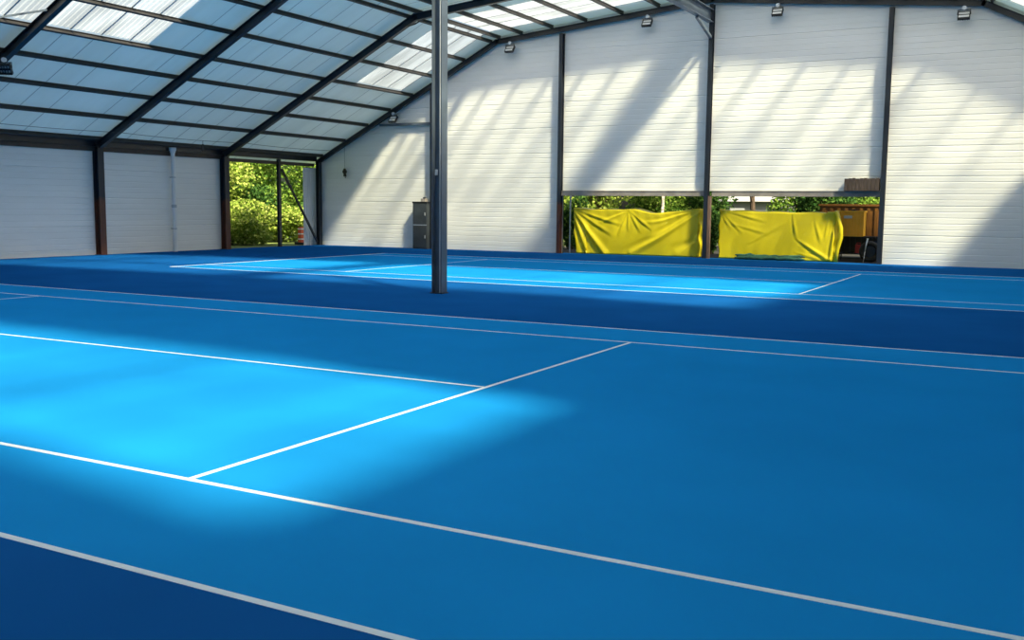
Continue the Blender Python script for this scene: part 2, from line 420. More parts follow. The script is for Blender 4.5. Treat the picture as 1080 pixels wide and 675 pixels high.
# eave beams
for side in (-1, 1):
    x = XL + 0.08 if side < 0 else mir(XL) - 0.08
    b = MB(); b.ibeam((x, YB + 0.05, 4.03), (x, YG - 0.2, 4.03), 0.27, 0.14, (0, 0, 1), 'steel', tf=0.03)
    o = b.build('eave_beam'); base_to(o, (x, YG - 0.2, 3.89))
    tag(o, 'dark steel eave beam running along the top of the left wall' if side < 0 else 'steel eave beam along the right wall', 'beam')

# centre posts, ridge beam, gable posts
def centre_post(Y, label):
    t = empty('centre_post', (-6.53, Y, 0)); tag(t, label, 'post', 'free standing centre posts')
    b = MB(); b.ibeam((0, 0, 0.02), (0, 0, 8.74), 0.25, 0.23, (1, 0, 0), 'bsteel', tf=0.02, tw=0.014); b.build('column', t)
    b = MB(); b.box(-0.15, 0.15, -0.14, 0.14, 0.0, 0.02, 'steel'); b.build('base_plate', t)
    b = MB(); b.box(-0.03, 0.03, -0.135, -0.115, 2.55, 2.67, 'grey'); b.build('junction_box', t)
    b = MB(); b.tube([(0.08, -0.105, 0.02), (0.08, -0.105, 8.6)], 0.012, 'grey', 6); b.build('bright_edge', t)  # pale tube added to draw the bright line along the flange edge
centre_post(13.40, 'tall free standing blue-grey steel post between the two courts')
b = MB(); b.ibeam((-6.5, 0.95, 9.0), (-6.5, YG - 0.31, 9.0), 0.46, 0.24, (0, 0, 1), 'bsteel', tf=0.025)
o = b.build('ridge_beam'); base_to(o, (-6.5, YG - 0.31, 8.77)); tag(o, 'deep blue-grey ridge beam running into the top of the middle gable post', 'beam')
for k in (1, 2, 3, 4, 5):
    b = MB(); b.bar((XC, FRAMES[k], 9.23), (XC, FRAMES[k], 9.49), 0.12, 0.12, (0, 1, 0), 'steel')
    o = b.build('post_stub'); base_to(o, (XC, FRAMES[k], 9.23)); tag(o, 'short stub between ridge beam and rafter', 'stub', 'stubs on the ridge beam')
b = MB(); b.bar((-6.5, 30.35, 8.71), (-6.5, 32.04, 8.24), 0.1, 0.1, (0, 0, 1), 'bsteel')
o = b.build('knee_brace'); base_to(o, (-6.5, 32.04, 8.24)); tag(o, 'short diagonal knee brace under the ridge beam', 'brace')

GP = [(-18.9, 'dark gable wall post hidden behind the free standing post'), (-12.7, 'dark slim gable post at the left edge of the left yellow tarp'),
      (-6.5, 'dark middle gable post between the two yellow tarps'), (-0.15, 'dark gable post at the right edge of the opening')]
for x, lb in GP:
    b = MB(); top = zr(x) - 0.42 if x != -6.5 else 9.46
    b.ibeam((x, YG - 0.135, 0.0), (x, YG - 0.135, top), 0.24, 0.15, (0, 1, 0), 'steel' if x != -12.7 else 'rust', tf=0.014)
    o = b.build('gable_post'); base_to(o, (x, YG - 0.135, 0)); tag(o, lb, 'post', 'gable wall posts')
b = MB(); b.box(-6.41, -6.30, YG - 0.24, YG - 0.12, 0, 2.37, 'woodb')
o = b.build('timber_post'); base_to(o, (-6.35, YG - 0.18, 0)); tag(o, 'short brown timber post standing against the middle gable post', 'post')
b = MB(); b.bar((-21.75, YG - 0.10, 5.47), (-18.98, YG - 0.10, 5.47), 0.10, 0.12, (0, 0, 1), 'bsteel')
o = b.build('wall_rail'); base_to(o, (-21.75, YG - 0.1, 5.42)); tag(o, 'short grey horizontal rail high on the left of the gable wall', 'rail')
for x0, x1, lb in ((-12.62, -6.60, 'weathered grey lintel beam above the left yellow tarp'), (-6.29, -0.24, 'weathered grey lintel beam above the right yellow tarp')):
    b = MB(); b.box(x0, x1, YG - 0.16, YG + 0.0, 2.36, 2.40, 'lintel'); b.box(x0, x1, YG - 0.16, YG + 0.0, 2.54, 2.565, 'lintel'); b.box(x0, x1, YG - 0.145, YG - 0.12, 2.40, 2.54, 'lintel')
    x = x0 + 0.6
    while x < x1:
        b.box(x - 0.02, x + 0.02, YG - 0.15, YG - 0.01, 2.40, 2.54, 'lintel'); x += 0.95
    o = b.build('lintel_beam'); base_to(o, (x0, YG - 0.08, 2.375)); tag(o, lb, 'beam', 'lintel beams of the gable opening')

# ------------------------------------------------------------------ left side opening (Y 26.2 .. 32.1)
b = MB(); b.box(XL - 0.06, XL + 0.04, 26.24, 31.98, 3.66, 3.80, 'trimb')
tag(base_to(b.build('lintel_board'), (XL, 26.2, 3.66)), 'brown board across the top of the green side opening', 'board')
b = MB(); b.ibeam((XL + 0.06, 29.5, 0), (XL + 0.06, 29.5, 3.89), 0.14, 0.14, (1, 0, 0), 'steel')
tag(base_to(b.build('opening_post'), (XL + 0.06, 29.5, 0)), 'thin dark post dividing the green side opening', 'post')
b = MB(); b.bar((XL + 0.16, 29.58, 3.45), (XL + 0.16, 31.98, 0.15), 0.09, 0.07, (0, 0, 1), 'steel')
tag(base_to(b.build('diagonal_brace'), (XL + 0.16, 31.98, 0.1)), 'dark diagonal brace from the dividing post down to the corner post', 'brace')
g = MB(); V = []; n = 26
for k in range(n + 1):
    y = 31.42 + (32.42 - 31.42) * k / n; V += [(XL - 0.16 + 0.02 * (1 if (k // 2) % 2 else -1), y, 0.0), (XL - 0.16 + 0.02 * (1 if (k // 2) % 2 else -1), y, 3.6)]
g.poly(V, [(2 * k, 2 * k + 2, 2 * k + 3, 2 * k + 1) for k in range(n)], 'corr')
o = g.build('sheet_panel'); sm = o.modifiers.new('s', 'SOLIDIFY'); sm.thickness = 0.006
tag(base_to(o, (XL - 0.16, 31.9, 0)), 'upright grey corrugated sheet beside the corner post, at the side opening', 'panel')

# rainwater pipe on the left wall
t = empty('downpipe', (XL + 0.18, 23.31, 0)); tag(t, 'white drainpipe with a hopper head on the left wall', 'drainpipe')
b = MB(); b.tube([(0, 0, 0.0), (0, 0, 1.75)], 0.088, 'white', 14); b.build('lower_pipe', t, smooth=False)
b = MB(); b.tube([(0, 0, 1.72), (0, 0, 1.84)], 0.1, 'grey', 14); b.build('collar', t)
b = MB(); b.tube([(0, 0, 1.84), (0, 0, 3.86)], 0.08, 'white', 14); b.build('upper_pipe', t)
b = MB(); b.tube([(0, 0, 3.82), (0, 0, 3.92), (0, 0, 3.94), (0, 0, 4.05)], 0.1, 'white', 14, radii=[0.082, 0.12, 0.14, 0.14]); b.build('hopper', t)
for z in (0.9, 2.9):
    b = MB(); b.box(-0.19, 0.0, -0.02, 0.02, z - 0.02, z + 0.02, 'grey'); b.tube([(0, 0, z - 0.02), (0, 0, z + 0.02)], 0.093, 'grey', 14); b.build('bracket', t)

# cable sagging under the lowest roof bays, with a loop
def sag(A, B, n=14, s=0.08):
    A, B = Vector(A), Vector(B); return [A.lerp(B, k / n) - Vector((0, 0, s * 4 * (k / n) * (1 - k / n))) for k in range(n + 1)]
b = MB()
ys = [13.5, 19.85, 26.08, 31.9]
for a, c in zip(ys[:-1], ys[1:]):
    b.tube(sag((-24.1, a, zr(-24.1) - 0.36), (-24.1, c, zr(-24.1) - 0.36), s=0.05), 0.009, 'dark', 5)
tag(base_to(b.build('cable'), (-24.1, 31.9, zr(-24.1) - 0.36)), 'thin black cable strung below the roof along the left wall', 'cable')
b = MB(); yy, zz = 23.8, zr(-24.1) - 0.4
pts = [(-24.1, yy, zz), (-24.1, yy, zz - 0.14)]
b.tube(pts, 0.01, 'dark', 5)
R = 0.11
b.tube([(-24.1, yy + R * 0.75 * math.sin(a), zz - 0.14 - R - 0.03 + R * 1.15 * math.cos(a)) for a in [2 * math.pi * k / 16 for k in range(17)]], 0.022, 'dark', 6)
tag(base_to(b.build('cable_loop'), (-24.1, yy, zz)), 'small black loop of cable hanging under the roof above the drainpipe', 'cable')

# pulley hanging by the gable wall in the corner
t = empty('pulley', (-23.75, YG - 0.12, 3.4)); tag(t, 'small black pulley hanging on a cord by the gable wall corner', 'pulley')
b = MB(); b.tube([(0, 0, 0.12), (0, 0, zc(-23.75) - 3.4 - 0.12)], 0.006, 'dark', 5); b.build('cord', t)
b = MB(); b.tube([(0, -0.04, 0.02), (0, 0.04, 0.02)], 0.10, 'dark', 12); b.build('wheel', t)
b = MB(); b.box(-0.03, 0.03, -0.06, 0.05, 0.0, 0.16, 'dark'); b.box(-0.035, 0.035, -0.05, 0.05, -0.2, -0.03, 'dark'); b.build('block', t)
b = MB(); b.tube([(0.05, 0, -0.05), (0.09, 0, -0.16), (0.04, 0, -0.27), (0.0, 0, -0.22)], 0.014, 'dark', 6); b.build('hook', t)

# dark cabinet by the gable wall
t = empty('metal_cabinet', (-19.42, YG - 0.28, 0)); tag(t, 'dark grey metal cabinet against the gable wall, half behind the free standing post', 'cabinet')
b = MB(); b.box(-0.30, 0.43, -0.2, 0.22, 0.0, 2.04, 'cab'); b.build('body', t)
b = MB(); b.box(-0.32, 0.44, -0.22, 0.25, 2.0, 2.07, 'dark'); b.build('top', t)
for z0, z1 in ((0.05, 1.02), (1.08, 1.98)):
    b = MB(); b.box(-0.27, 0.40, -0.225, -0.2, z0, z1, 'cab'); dr = b.build('door', t)
    b = MB(); b.box(0.34, 0.37, -0.25, -0.225, (z0 + z1) / 2 - 0.07, (z0 + z1) / 2 + 0.07, 'grey'); b.build('handle', dr)
b = MB(); b.box(-0.30, 0.43, -0.215, -0.2, 1.03, 1.07, 'grey'); b.build('divider', t)
b = MB(); b.box(-19.34, -19.12, YG - 0.42, YG - 0.2, 2.07, 2.2, 'lintel'); b.box(-19.27, -19.19, YG - 0.36, YG - 0.26, 2.2, 2.26, 'dark')
tag(base_to(b.build('small_box'), (-19.23, YG - 0.31, 2.07)), 'small brown box on top of the dark metal cabinet', 'box')

# wooden crate above the right lintel
t = empty('wooden_crate', (-0.84, YG - 0.19, 2.565)); tag(t, 'weathered brown slatted wooden box resting on the lintel beam', 'box')
n = 9
b = MB(); b.box(-0.56, 0.56, -0.14, 0.18, 0.0, 0.03, 'wood'); b.box(-0.56, 0.56, 0.15, 0.18, 0.03, 0.42, 'wood'); b.build('back_and_floor', t)
for k in range(n):
    b = MB(); x = -0.59 + 1.18 * k / n; b.box(x + 0.006, x + 1.18 / n - 0.006, -0.175, -0.145, 0.0, 0.43 + 0.012 * ((k * 7) % 3), 'wood'); b.build('slat', t)
for x in (-0.57, 0.55):
    b = MB(); b.box(x, x + 0.02, -0.14, 0.15, 0.03, 0.42, 'wood'); b.build('end_board', t)

# ------------------------------------------------------------------ floodlights
def floodlight():
    t = empty('floodlight', (0, 0, 0))
    b = MB(); b.tube([(0, -0.03, -0.06), (0, 0.03, -0.06)], 0.07, 'white', 14); b.build('junction_disc', t)
    b = MB(); b.bar((0, 0, 0), (0, 0, -0.14), 0.035, 0.035, (0, 1, 0), 'dark'); b.build('hanger', t)
    b = MB()
    b.tube([(-0.20, 0, -0.28), (-0.20, 0, -0.13), (0.20, 0, -0.13), (0.20, 0, -0.28)], 0.016, 'dark', 6); b.build('bracket', t)
    h = empty('lamp_head', (0, 0, -0.30)); h.parent = t; h.rotation_euler = (math.radians(-38), 0, 0)
    b = MB()
    for x in (-0.19, 0.165): b.box(x, x + 0.025, -0.06, 0.05, -0.17, 0.15, 'dark')
    for z in (-0.17, -0.03, 0.11): b.box(-0.165, 0.165, -0.05, 0.045, z, z + 0.035, 'dark')
    for x in (-0.1, -0.03, 0.04, 0.11): b.box(x, x + 0.012, 0.03, 0.07, -0.17, 0.14, 'dark')
    b.build('housing', h)
    for z in (-0.132, 0.008):
        b = MB(); b.box(-0.163, 0.163, -0.045, -0.01, z, z + 0.098, 'white'); b.build('lens_panel', h)
    return t
f0 = floodlight()
FL = [(-14.98, 31.95, zc(-14.98) - 0.10, 'floodlight on the gable rafter just right of the free standing post'),
      (-8.99, 31.95, zc(-8.99) - 0.10, 'floodlight under the gable rafter left of the knee brace'),
      (-4.02, 31.95, zc(-4.02) - 0.10, 'floodlight at the top edge, between middle and right gable posts'),
      (2.14, 31.95, zc(2.14) - 0.10, 'floodlight at the top right, right of the last gable post'),
      (-20.85, 31.95, zc(-20.85) - 0.08, 'floodlight on the gable rafter left of the free standing post'),
      (-20.95, 13.35, zc(-20.95) - 0.13, 'floodlight hanging from the rafter at the upper left picture edge')]
for i, (x, y, z, lb) in enumerate(FL):
    o = f0 if i == 0 else tree_copy(f0)
    o.location = (x, y, z - 0.03); tag(o, lb, 'floodlight', 'floodlights under the rafters')
    if i == 5: o.rotation_euler = (0, 0, math.radians(215))

# ------------------------------------------------------------------ yellow tarps
def tarp(x0, x1, yf, depth, H, folds, sag_top, side_fn, label, seed):
    rnd = random.Random(seed); W = x1 - x0
    nu, nv = 150, 60; du = depth
    S0, S1 = -du, W + du; T1 = H + du
    ph = [rnd.uniform(0, 6.28) for _ in range(8)]
    def disp(s, t):
        d = 0.0
        for (ax, az, bx, bz, w, a) in folds:
            vx, vz = bx - ax, bz - az; L2 = vx * vx + vz * vz
            k = max(0.0, min(1.0, ((s - ax) * vx + (t - az) * vz) / L2)); qx, qz = ax + vx * k, az + vz * k
            cr = (s - qx) * vz - (t - qz) * vx; dist = math.hypot(s - qx, t - qz)
            ww = w * (0.45 + 0.85 * k)
            g = math.exp(-(dist / ww) ** 2) * min(1, 0.35 + 1.3 * k) if k > 0 else math.exp(-(dist / (w * 0.45)) ** 2) * 0.35
            fd = 1.0 if bz < 0.2 else min(1.0, (1 - k) / 0.35)
            d += fd * a * g * (1.0 if cr > 0 else 0.8) - fd * a * 0.45 * math.exp(-((dist - 1.7 * ww) / ww) ** 2) * (1 if cr > 0 else 0)
        d += 0.010 * math.sin(s * 3.1 + 1.3 * t + ph[0]) + 0.006 * math.sin(s * 7.3 - 2.2 * t + ph[1]) + 0.004 * math.sin(s * 15 + 4 * math.sin(t * 2 + ph[2]) + ph[3])
        d += 0.10 * (t / H) ** 1.5 * max(0.0, math.sin(math.pi * max(0, min(1, s / W)))) ** 0.5
        d += 0.03 * math.sin(math.pi * max(0, min(1, s / W))) * math.sin(math.pi * min(1, t / H))
        return d
    V, F = [], []
    for i in range(nu + 1):
        s = S0 + (S1 - S0) * i / nu
        for j in range(nv + 1):
            t = T1 * j / nv
            sc, tcn = max(0, min(W, s)), min(t, H)
            yb = max(-s, s - W, t - H, 0)
            dd = disp(sc, tcn)
            top = sag_top(sc / W)
            z = 0.02 + (tcn / H) * (top - 0.02)
            x = x0 + sc + side_fn(tcn / H) * (1 if s < W * 0.1 else 0)
            y = yf - dd
            if yb > 0:
                y = yf + yb - dd * 0.4
                if s < 0 or s > W: x += 0.03 * math.sin(t * 9 + ph[4]) + (0.02 * math.sin(t * 5 + yb * 8))
                if t > H: z += 0.02 * math.sin(s * 5 + ph[5])
            V.append((x, y, max(0.012, z)))
    n1 = nv + 1
    for i in range(nu):
        for j in range(nv):
            F.append((i * n1 + j, (i + 1) * n1 + j, (i + 1) * n1 + j + 1, i * n1 + j + 1))
    b = MB(); b.poly(V, F, 'tarp'); o = b.build('tarpaulin', smooth=True)
    sm = o.modifiers.new('s', 'SOLIDIFY'); sm.thickness = 0.006
    base_to(o, ((x0 + x1) / 2, yf, 0)); tag(o, label, 'tarpaulin', 'yellow tarpaulins'); return o
# (start s, start height, end s, end height, width, amplitude)
folds1 = [(0.03, 1.75, 1.45, 0.02, 0.10, 0.10), (0.02, 1.7, 0.55, 0.0, 0.09, 0.07), (0.05, 1.8, 1.9, 0.75, 0.07, 0.03), (0.1, 1.82, 2.3, 1.2, 0.06, 0.03),
          (2.45, 1.75, 2.0, 0.7, 0.05, 0.035), (2.45, 1.75, 2.45, 0.9, 0.05, 0.03), (2.5, 1.75, 3.0, 0.9, 0.05, 0.03), (2.5, 1.76, 3.5, 1.1, 0.05, 0.03),
          (2.4, 1.76, 1.1, 1.25, 0.06, 0.03), (5.2, 1.75, 3.3, 0.65, 0.09, 0.055), (5.3, 1.7, 2.6, 0.05, 0.10, 0.06), (5.25, 1.8, 3.0, 1.35, 0.06, 0.03),
          (5.1, 0.5, 4.6, 0.05, 0.16, 0.06), (5.35, 0.9, 4.9, 0.0, 0.12, 0.05)]
tarp(-12.20, -6.86, 32.45, 0.7, 1.86, folds1,
     lambda u: 1.87 - 0.05 * abs(math.sin(math.pi * 2.0 * u)) - (0.13 * math.exp(-((u - 0.68) / 0.13) ** 2)), lambda v: 0.16 * (1 - v) ** 2,
     'yellow tarpaulin with sweeping folds, left of the middle gable post', 3)
folds2 = [(2.80, 1.75, 2.98, 0.8, 0.05, 0.035), (2.98, 0.8, 4.15, 0.05, 0.06, 0.05), (2.9, 0.30, 4.1, 0.02, 0.06, 0.02), (0.1, 1.75, 1.0, 0.95, 0.05, 0.02),
          (0.05, 1.75, 0.5, 1.1, 0.05, 0.02), (0.3, 1.8, 1.9, 1.45, 0.05, 0.02), (4.35, 1.75, 4.2, 0.1, 0.05, 0.06), (3.6, 1.5, 3.9, 0.6, 0.07, 0.03), (0.6, 1.3, 2.0, 1.0, 0.07, 0.015),
          (4.1, 1.6, 3.95, 0.7, 0.05, 0.03), (1.2, 0.6, 2.6, 1.5, 0.09, 0.012)]
tarp(-6.08, -1.78, 32.46, 0.8, 1.84, folds2, lambda u: 1.86 - 0.07 * u + 0.05 * (u > 0.93) - 0.02 * math.sin(math.pi * u), lambda v: 0.02,
     'yellow tarpaulin with one long pale crease, beside the orange crate', 9)
# gathered edge hanging at the right end of tarp 2
b = MB(); pts = [(-1.76, 32.46, 1.84), (-1.67, 32.45, 1.60), (-1.57, 32.45, 1.25), (-1.55, 32.46, 0.90), (-1.65, 32.45, 0.45), (-1.70, 32.46, 0.02)]
b.tube(pts, 0.05, 'tarp', 10, radii=[0.04, 0.07, 0.085, 0.08, 0.07, 0.08])
tag(base_to(b.build('tarp_bundle', smooth=True), (-1.5, 32.72, 0)), 'gathered yellow edge of cloth hanging at the right end of the right tarp', 'tarpaulin')
# green netting on the floor in front of tarp 2
b = MB(); rnd = random.Random(4)
for q in range(3):
    pts = [(-5.35 + 2.6 * k / 14, 32.22 + 0.04 * q + 0.02 * rnd.uniform(-1, 1), 0.075 + 0.025 * rnd.uniform(-1, 1) + (0.08 if q == 2 else 0)) for k in range(15)]
    b.tube(pts, 0.06, 'green', 7, radii=[0.02] + [0.065 + 0.012 * rnd.uniform(-1, 1) for _ in range(13)] + [0.02])
tag(base_to(b.build('netting', smooth=True), (-4.05, 32.55, 0)), 'dark green bundled net lying along the foot of the right yellow tarp', 'net')
b = MB(); b.tube([(-12.46, 32.7, -0.02), (-12.46, 32.7, 2.6)], 0.035, 'grey', 10)
tag(base_to(b.build('metal_pole'), (-12.46, 32.7, -0.02)), 'thin grey upright pole just left of the left yellow tarp', 'pole')

# ------------------------------------------------------------------ outside the gable: orange container, crate, tyre, can
t = empty('container', (-1.3, 36.4, -0.02)); tag(t, 'rust orange steel container outside, at the right end of the gable opening', 'container')
b = MB(); b.box(-1.65, 1.65, -0.8, 0.8, 0.25, 2.1, 'orange')
for k in range(12): x = -1.55 + 0.28 * k; b.box(x, x + 0.12, -0.84, -0.8, 0.35, 2.0, 'orange')
b.build('body', t)
b = MB(); b.box(-1.7, 1.7, -0.87, 0.85, 2.06, 2.14, 'orange'); b.build('top_rim', t)
b = MB(); b.tube([(-0.35, -0.86, 1.86), (-0.35, -0.92, 1.86)], 0.09, 'dark', 12); b.build('round_port', t)
for x in (-1.3, 1.1):
    b = MB(); b.box(x, x + 0.2, -0.8, 0.8, 0.0, 0.25, 'dark'); b.build('skid', t)
t = empty('storage_rack', (-1.0, 34.45, -0.02)); tag(t, 'dark low trolley rack carrying the orange crate beside the right tarp', 'rack')
for x in (-0.95, 0.75):
    for y in (-0.4, 0.36):
        b = MB(); b.box(x, x + 0.04, y, y + 0.04, 0.0, 0.92, 'dark'); b.build('leg', t)
b = MB(); b.box(-0.97, 0.81, -0.42, 0.42, 0.90, 0.94, 'dark'); b.build('top_shelf', t)
b = MB(); b.box(-0.97, 0.81, -0.42, 0.42, 0.26, 0.30, 'dark'); b.build('lower_shelf', t)
b = MB(); b.box(-0.97, 0.81, 0.38, 0.42, 0.30, 0.90, 'dark'); b.build('back_panel', t)
for k in range(9):
    b = MB(); b.box(-0.9 + 0.2 * k, -0.885 + 0.2 * k, -0.43, -0.415, 0.3, 0.9, 'dark'); b.build('mesh_bar', t)
t = empty('plastic_crate', (-1.5, 34.35, 0.922)); tag(t, 'orange yellow grid sided crate on the dark rack beside the right tarp', 'crate')
b = MB(); b.box(-0.47, 0.45, -0.3, 0.3, 0.0, 0.9, 'crate')
b.build('body', t)
b = MB()
for k in range(9): x = -0.47 + 0.92 * k / 8; b.box(x - 0.012, x + 0.012, -0.325, -0.3, 0.0, 0.9, 'crate')
for k in range(8): z = 0.9 * k / 7; b.box(-0.48, 0.46, -0.325, -0.3, z - 0.012, z + 0.012, 'crate')
b.build('side_grid', t)
b = MB(); b.box(-0.5, 0.48, -0.34, 0.34, 0.88, 0.94, 'crate'); b.build('rim', t)
b = MB(); b.box(-0.25, 0.05, -0.34, -0.325, 0.66, 0.76, 'grey'); b.build('plate', t)
t = empty('tyre_wheel', (-0.72, 33.75, -0.02)); tag(t, 'black tyre standing in the gloom below the orange container', 'tyre')
b = MB(); n = 24
P = [(0.30 + 0.09 * math.cos(a), 0.10 * math.sin(a)) for a in [2 * math.pi * k / 10 for k in range(10)]]
V = [(r * math.cos(q), w, 0.39 + r * math.sin(q)) for q in [2 * math.pi * i / n for i in range(n)] for r, w in P]
b.poly(V, [(i * 10 + j, ((i + 1) % n) * 10 + j, ((i + 1) % n) * 10 + (j + 1) % 10, i * 10 + (j + 1) % 10) for i in range(n) for j in range(10)], 'rubber'); b.build('tyre_ring', t, smooth=True)
b = MB(); b.tube([(0, -0.04, 0.39), (0, 0.05, 0.39)], 0.21, 'dark', 18); b.build('hub', t)
b = MB(); b.box(-0.12, 0.12, -0.09, 0.09, 0, 0.32, 'red')
t = empty('fuel_can', (-1.18, 33.72, 0.245 - 0.0)); tag(t, 'small red can on the lower shelf beside the black tyre', 'can')
t.location = (-1.2, 34.2, 0.285); b.build('body', t)
b = MB(); b.tube([(-0.07, 0, 0.32), (-0.07, 0, 0.38), (0.07, 0, 0.38), (0.07, 0, 0.32)], 0.015, 'red', 6); b.build('handle', t)
b = MB(); b.tube([(0.09, 0, 0.32), (0.09, 0, 0.36)], 0.025, 'dark', 8); b.build('cap', t)
b = MB(); b.tube([(-0.86, 33.52, 0.36), (-0.83, 33.54, 0.62), (-0.80, 33.56, 0.80)], 0.02, 'white', 8, radii=[0.014, 0.02, 0.03]); b.tube([(-0.80, 33.56, 0.80), (-0.79, 33.56, 0.86)], 0.035, 'white', 8)
b.tube([(-0.86, 33.52, 0.36), (-0.90, 33.5, -0.02)], 0.014, 'white', 8)
tag(base_to(b.build('hand_tool', smooth=True), (-0.9, 33.5, -0.02)), 'thin pale handled tool leaning in front of the black tyre', 'tool')

# shed beyond
t = empty('shed', (-9.4, 50, -0.06)); tag(t, 'grey shed with a low roof seen above the right yellow tarp', 'shed')
b = MB(); b.box(-1.6, 1.9, -1.5, 1.5, 0, 2.35, 'shed'); b.build('wall', t)
b = MB(); b.poly([(-1.8, -1.7, 2.35), (2.1, -1.7, 2.35), (2.1, 1.7, 2.35), (-1.8, 1.7, 2.35), (-1.8, 0, 2.85), (2.1, 0, 2.85)], [(0, 1, 5, 4), (2, 3, 4, 5), (0, 4, 3), (1, 2, 5), (0, 3, 2, 1)], 'shedroof'); b.build('roof', t)
b = MB(); b.box(-0.9, -0.1, -1.54, -1.5, 0, 2.0, 'grey'); b.build('door', t)

# red and white barrier in the side opening
t = empty('barrier_post', (-27.0, 32.98, -0.06)); tag(t, 'orange red barrier post with pale bands outside the side opening', 'barrier post')
b = MB(); b.box(-0.26, 0.26, -0.26, 0.26, 0, 0.12, 'rubber'); b.build('base', t)
b = MB(); b.box(-0.10, 0.10, -0.19, 0.19, 0.12, 0.86, 'redo'); b.build('panel', t)
for z in (0.25, 0.5, 0.74):
    b = MB(); b.box(-0.106, 0.106, -0.196, 0.196, z, z + 0.06, 'white'); b.build('reflective_band', t)

# ------------------------------------------------------------------ trees and bushes
def plant(name, loc, rx, ry, h, leaf, nleaf, size, label, cat, trunk='bark', z0=0.0, seed=1, group=None, blobs=9, trunk_r=0.09, lean=(0, 0)):
    rnd = random.Random(seed); t = empty(name, (*loc, -0.06)); tag(t, label, cat, group)
    B = []
    for k in range(blobs):
        a = rnd.uniform(0, 6.28); r = rnd.uniform(0.1, 0.62); z = z0 + (h - z0) * rnd.uniform(0.12, 0.86)
        B.append((rx * r * math.cos(a), ry * r * math.sin(a), z, rx * rnd.uniform(0.34, 0.55), ry * rnd.uniform(0.34, 0.55), (h - z0) * rnd.uniform(0.14, 0.24)))
    B.append((0, 0, z0 + (h - z0) * 0.5, rx * 0.6, ry * 0.6, (h - z0) * 0.42))
    V, F = [], []
    for k in range(nleaf):
        c = rnd.choice(B)
        d = Vector((rnd.gauss(0, 1), rnd.gauss(0, 1), rnd.gauss(0, 1))).normalized() * rnd.uniform(0.72, 1.08)
        p = Vector((c[0] + d.x * c[3], c[1] + d.y * c[4], c[2] + d.z * c[5]))
        if p.z < 0.05: p.z = rnd.uniform(0.05, 0.4)
        u = Vector((rnd.gauss(0, 1), rnd.gauss(0, 1), rnd.gauss(0, 0.6))).normalized(); w = u.orthogonal(); w.rotate(Matrix.Rotation(rnd.uniform(0, 6.28), 3, u)); w.normalize()
        L = size * rnd.uniform(0.7, 1.35); q = L * 0.42; o = len(V)
        V += [p - u * L * 0.5, p + w * q, p + u * L * 0.5, p - w * q]; F.append((o, o + 1, o + 2, o + 3))
    b = MB(); b.poly(V, F, leaf); b.build('foliage', t)
    b = MB(); H = h * 0.72
    b.tube([(0, 0, 0), (lean[0] * 0.4, lean[1] * 0.4, H * 0.4), (lean[0], lean[1], H)], 0.1, trunk, 9, radii=[trunk_r * 1.25, trunk_r, trunk_r * 0.45])
    for k in range(5):
        c = B[k % len(B)]; s = 0.35 + 0.1 * k
        b.tube([(lean[0] * s, lean[1] * s, H * s), (c[0] * 0.6, c[1] * 0.6, (H * s + c[2]) / 2), (c[0], c[1], c[2])], 0.03, trunk, 6, radii=[trunk_r * 0.5, trunk_r * 0.35, trunk_r * 0.15])
    b.build('trunk', t); return t
G1 = 'bushes outside the side opening'
side = [((-29.4, 30.6), 2.3, 2.6, 2.2, 'leafy', 9500, 0.14, 'low sunlit yellow green bush at the bottom left of the side opening', 0),
        ((-30.0, 34.9), 2.0, 2.2, 1.9, 'leafy', 8000, 0.14, 'low yellow green bush behind the dividing post of the side opening', 0),
        ((-32.6, 32.2), 2.5, 2.6, 5.8, 'leafy', 11000, 0.16, 'tall yellow green tree at the upper left of the side opening', 0.6),
        ((-33.8, 36.8), 2.7, 2.9, 6.4, 'leafg', 12000, 0.17, 'tall green tree in the middle of the side opening', 0.3),
        ((-33.0, 41.2), 2.5, 2.7, 5.8, 'leafg', 10000, 0.17, 'green tree seen right of the dividing post', 0.3),
        ((-30.6, 38.6), 1.7, 1.8, 2.7, 'leafd', 6500, 0.14, 'dark green shrub beside the orange red barrier post', 0),
        ((-31.2, 33.8), 1.6, 2.0, 3.3, 'leafd', 5200, 0.16, 'dark green shrub in the centre of the side opening', 0.3),
        ((-37.5, 31.5), 3.0, 3.0, 7.2, 'leafg', 9000, 0.2, 'green tree behind the yellow green tree at the left of the side opening', 0.5),
        ((-39.0, 42.0), 3.4, 3.6, 7.5, 'leafd', 9000, 0.2, 'tall dark tree furthest back in the side opening', 0.3)]
for i, (loc, rx, ry, h, lf, n, sz, lb, z0) in enumerate(side):
    plant('bush' if h < 4 else 'tree', loc, rx, ry, h, lf, n, sz, lb, 'bush' if h < 4 else 'tree', z0=z0, seed=20 + i, blobs=16, group=G1 if h < 4 else 'trees outside the side opening')
